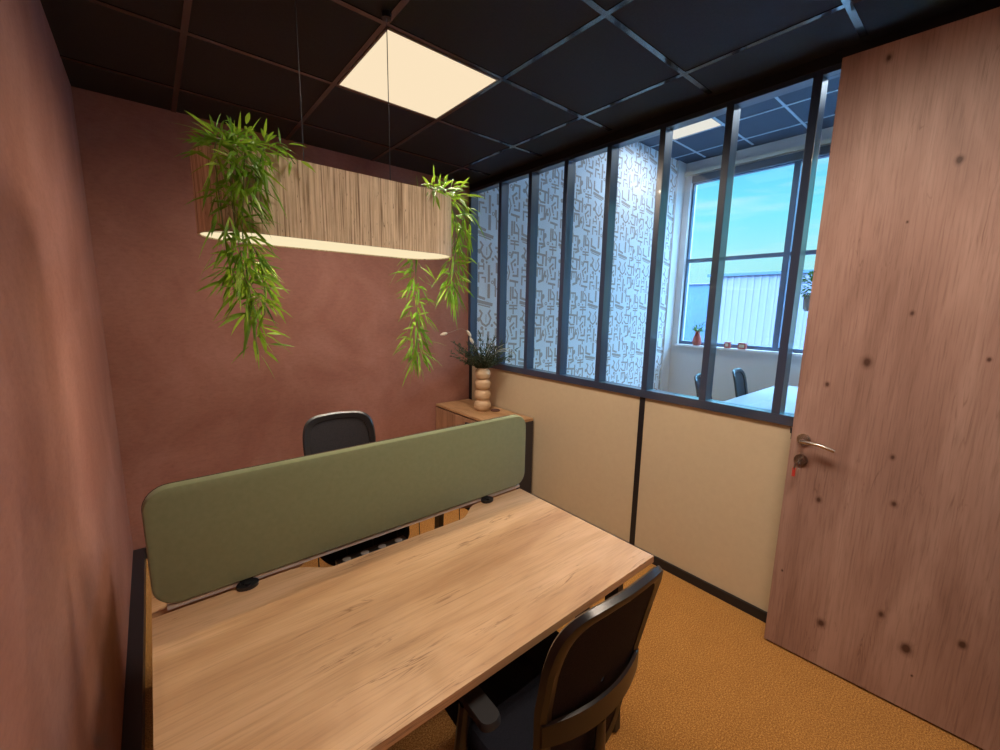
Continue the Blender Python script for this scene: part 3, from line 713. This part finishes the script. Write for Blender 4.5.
for k in range(95):
    a = rng.uniform(0, 2*PI); tilt = rng.uniform(.02, 1.05)**.9; L = rng.uniform(.15, .33)*(1.1 if tilt > .7 else 1)
    d = Vector((math.cos(a)*math.sin(tilt), math.sin(a)*math.sin(tilt), math.cos(tilt)))
    if d.y > 0 and vy + d.y*(L+.05) > -.02: continue
    s0 = Vector((rng.uniform(-.012,.012), rng.uniform(-.012,.012), .02)); s1 = Vector((math.cos(a)*.016, math.sin(a)*.016, .165)); e = s1+d*L+Vector((0,0,-.03*math.sin(tilt)))
    pth = catmull([s0, s1, s1.lerp(e, .5)+Vector((0,0,.01)), e], 5); sm.tube(pth, .0011, 4)
    if k % 9 == 0: continue
    for q in range(30):
        t = rng.uniform(.38, 1); i = min(int(t*(len(pth)-1)), len(pth)-2); p = pth[i].lerp(pth[i+1], rng.random())
        dv = (pth[i+1]-pth[i]).normalized()+Vector((rng.gauss(0,.6), rng.gauss(0,.6), rng.gauss(0,.4)))
        if p.z < .17: continue
        leaf(lf, p, dv, rng.uniform(.02, .04), rng.uniform(.006, .011), .1, rng)
sm.build('stems', M['sprig'], bq, True); lf.build('foliage', M['sprig'], bq)
for tip, c in (((-.085, .07, .46), (-.04, .03, .36)), ((-.085, .03, .40), (-.04, .0, .30)), ((-.33, .06, .485), (-.15, .03, .50))):
    tip, c = Vector(tip), Vector(c); pth = catmull([Vector((0, 0, .03)), Vector((-.004, 0, .17)), c, tip], 5)
    s_ = MB().tube(pth, .0012, 4).build('grass_stalk', M['straw'], bq, True)
    d = (pth[-1]-pth[-2]).normalized(); P = [tip+d*(.065*q-.01) for q in (0, .2, .5, .8, 1)]
    MB().tube(P, [.004, .012, .014, .010, .002], 10).build('seed_head', M['bunny'], s_, True)
for e in ((.10, -.16, .40), (.12, -.22, .37), (.05, -.12, .44), (.13, -.26, .33), (-.02, -.14, .42)):
    s_ = MB().tube(catmull([(0, 0, .03), (.004, -.01, .17), (e[0]*.5, e[1]*.45, .33), e], 6), [.0028]*18+[.0008], 4, flat=.4).build('grass_blade', M['straw2'], bq, True)
co = MB(); co.tube([(.038*math.cos(a), .038*math.sin(a), .0035) for a in [2*PI*k/28 for k in range(29)]], .0035, 6); co.cyl((0, 0, 0), .038, .003, 28)
tag(co.build('coaster', mat('dark red coaster', (.10, .035, .03), .4), None, True, loc=(2.435, -.545, VZ)), 'small dark round coaster beside the ringed vase on the cabinet', 'coaster')

# ================================================================== NEXT ROOM FURNITURE
tb = thing('meeting_table', 'long glossy white table in the neighbouring room', 'table', (4.88, -2.25, 0))
MB().prism(rrect(2.26, 1.25, .03, 4), .715, .74, bev=.002).build('tabletop', M['table'], tb)
for sx in (-1, 1):
    for sy in (-1, 1): MB().box(sx*1.05-.03, sx*1.05+.03, sy*.55-.03, sy*.55+.03, 0, .715).build('leg', M['black'], tb)
pl = thing('potted_plant', 'small green plant in a red vase on the window ledge', 'plant', (X2-.005, -.41, WB))
MB().lathe([(.045, 0), (.062, .03), (.058, .09), (.035, .16), (.028, .20), (.032, .21), (.024, .21), (.02, .10), (.001, .09)]).build('pot', M['redpot'], pl, True)
rng = random.Random(9); f_ = MB()
for k in range(70):
    a = rng.uniform(0, 2*PI); d = Vector((math.cos(a)*.6, math.sin(a)*.6, rng.uniform(.3, 1.3))); p = Vector((0, 0, .19))+d*rng.uniform(0, .10)
    if p.x > .05: continue
    leaf(f_, p, d, rng.uniform(.06, .11), rng.uniform(.014, .024), .5, rng)
f_.build('foliage', M['bushl'], pl)
for y, w, label in ((-.845, .07, 'smaller red and cream box on the window ledge'), (-1.035, .10, 'larger red and cream box on the window ledge')):
    t = thing('small_box', label, 'box', (X2-.01, y, WB)); MB().box(-.03, .03, -w/2, w/2, 0, .085, .004).build('carton', M['redpot'], t)
    MB().box(-.032, -.03, -w/2+.016, w/2-.016, .022, .062).build('front_label', M['cream'], t)
hp = thing('hanging_planter', 'leafy plant in a taupe planter hanging in front of the big window', 'plant', (5.7, -1.93, 1.62))
MB().lathe([(.07, 0), (.09, .02), (.10, .17), (.09, .17), (.085, .14), (.001, .14)]).build('pot', M['greypot'], hp, True)
f_ = MB()
for k in range(420):
    d = Vector((rng.gauss(0, 1), rng.gauss(0, 1), rng.gauss(.5, 1))).normalized(); p = Vector((0, 0, .26))+Vector((d.x*.15, d.y*.15, d.z*.17))*rng.random()**.5
    if p.z < .16 and math.hypot(p.x, p.y) < .115: continue
    leaf(f_, p, d+Vector((0,0,.2)), rng.uniform(.03, .06), rng.uniform(.014, .024), .4, rng)
f_.build('foliage', M['bushl'], hp)
ws = MB()
for k in range(3):
    a = 2*PI*k/3; ws.tube([(.095*math.cos(a), .095*math.sin(a), .165), (0, 0, .60), (0, 0, H2-1.62)] , .0015, 4)
ws.build('hanging_cord', M['wire'], hp)
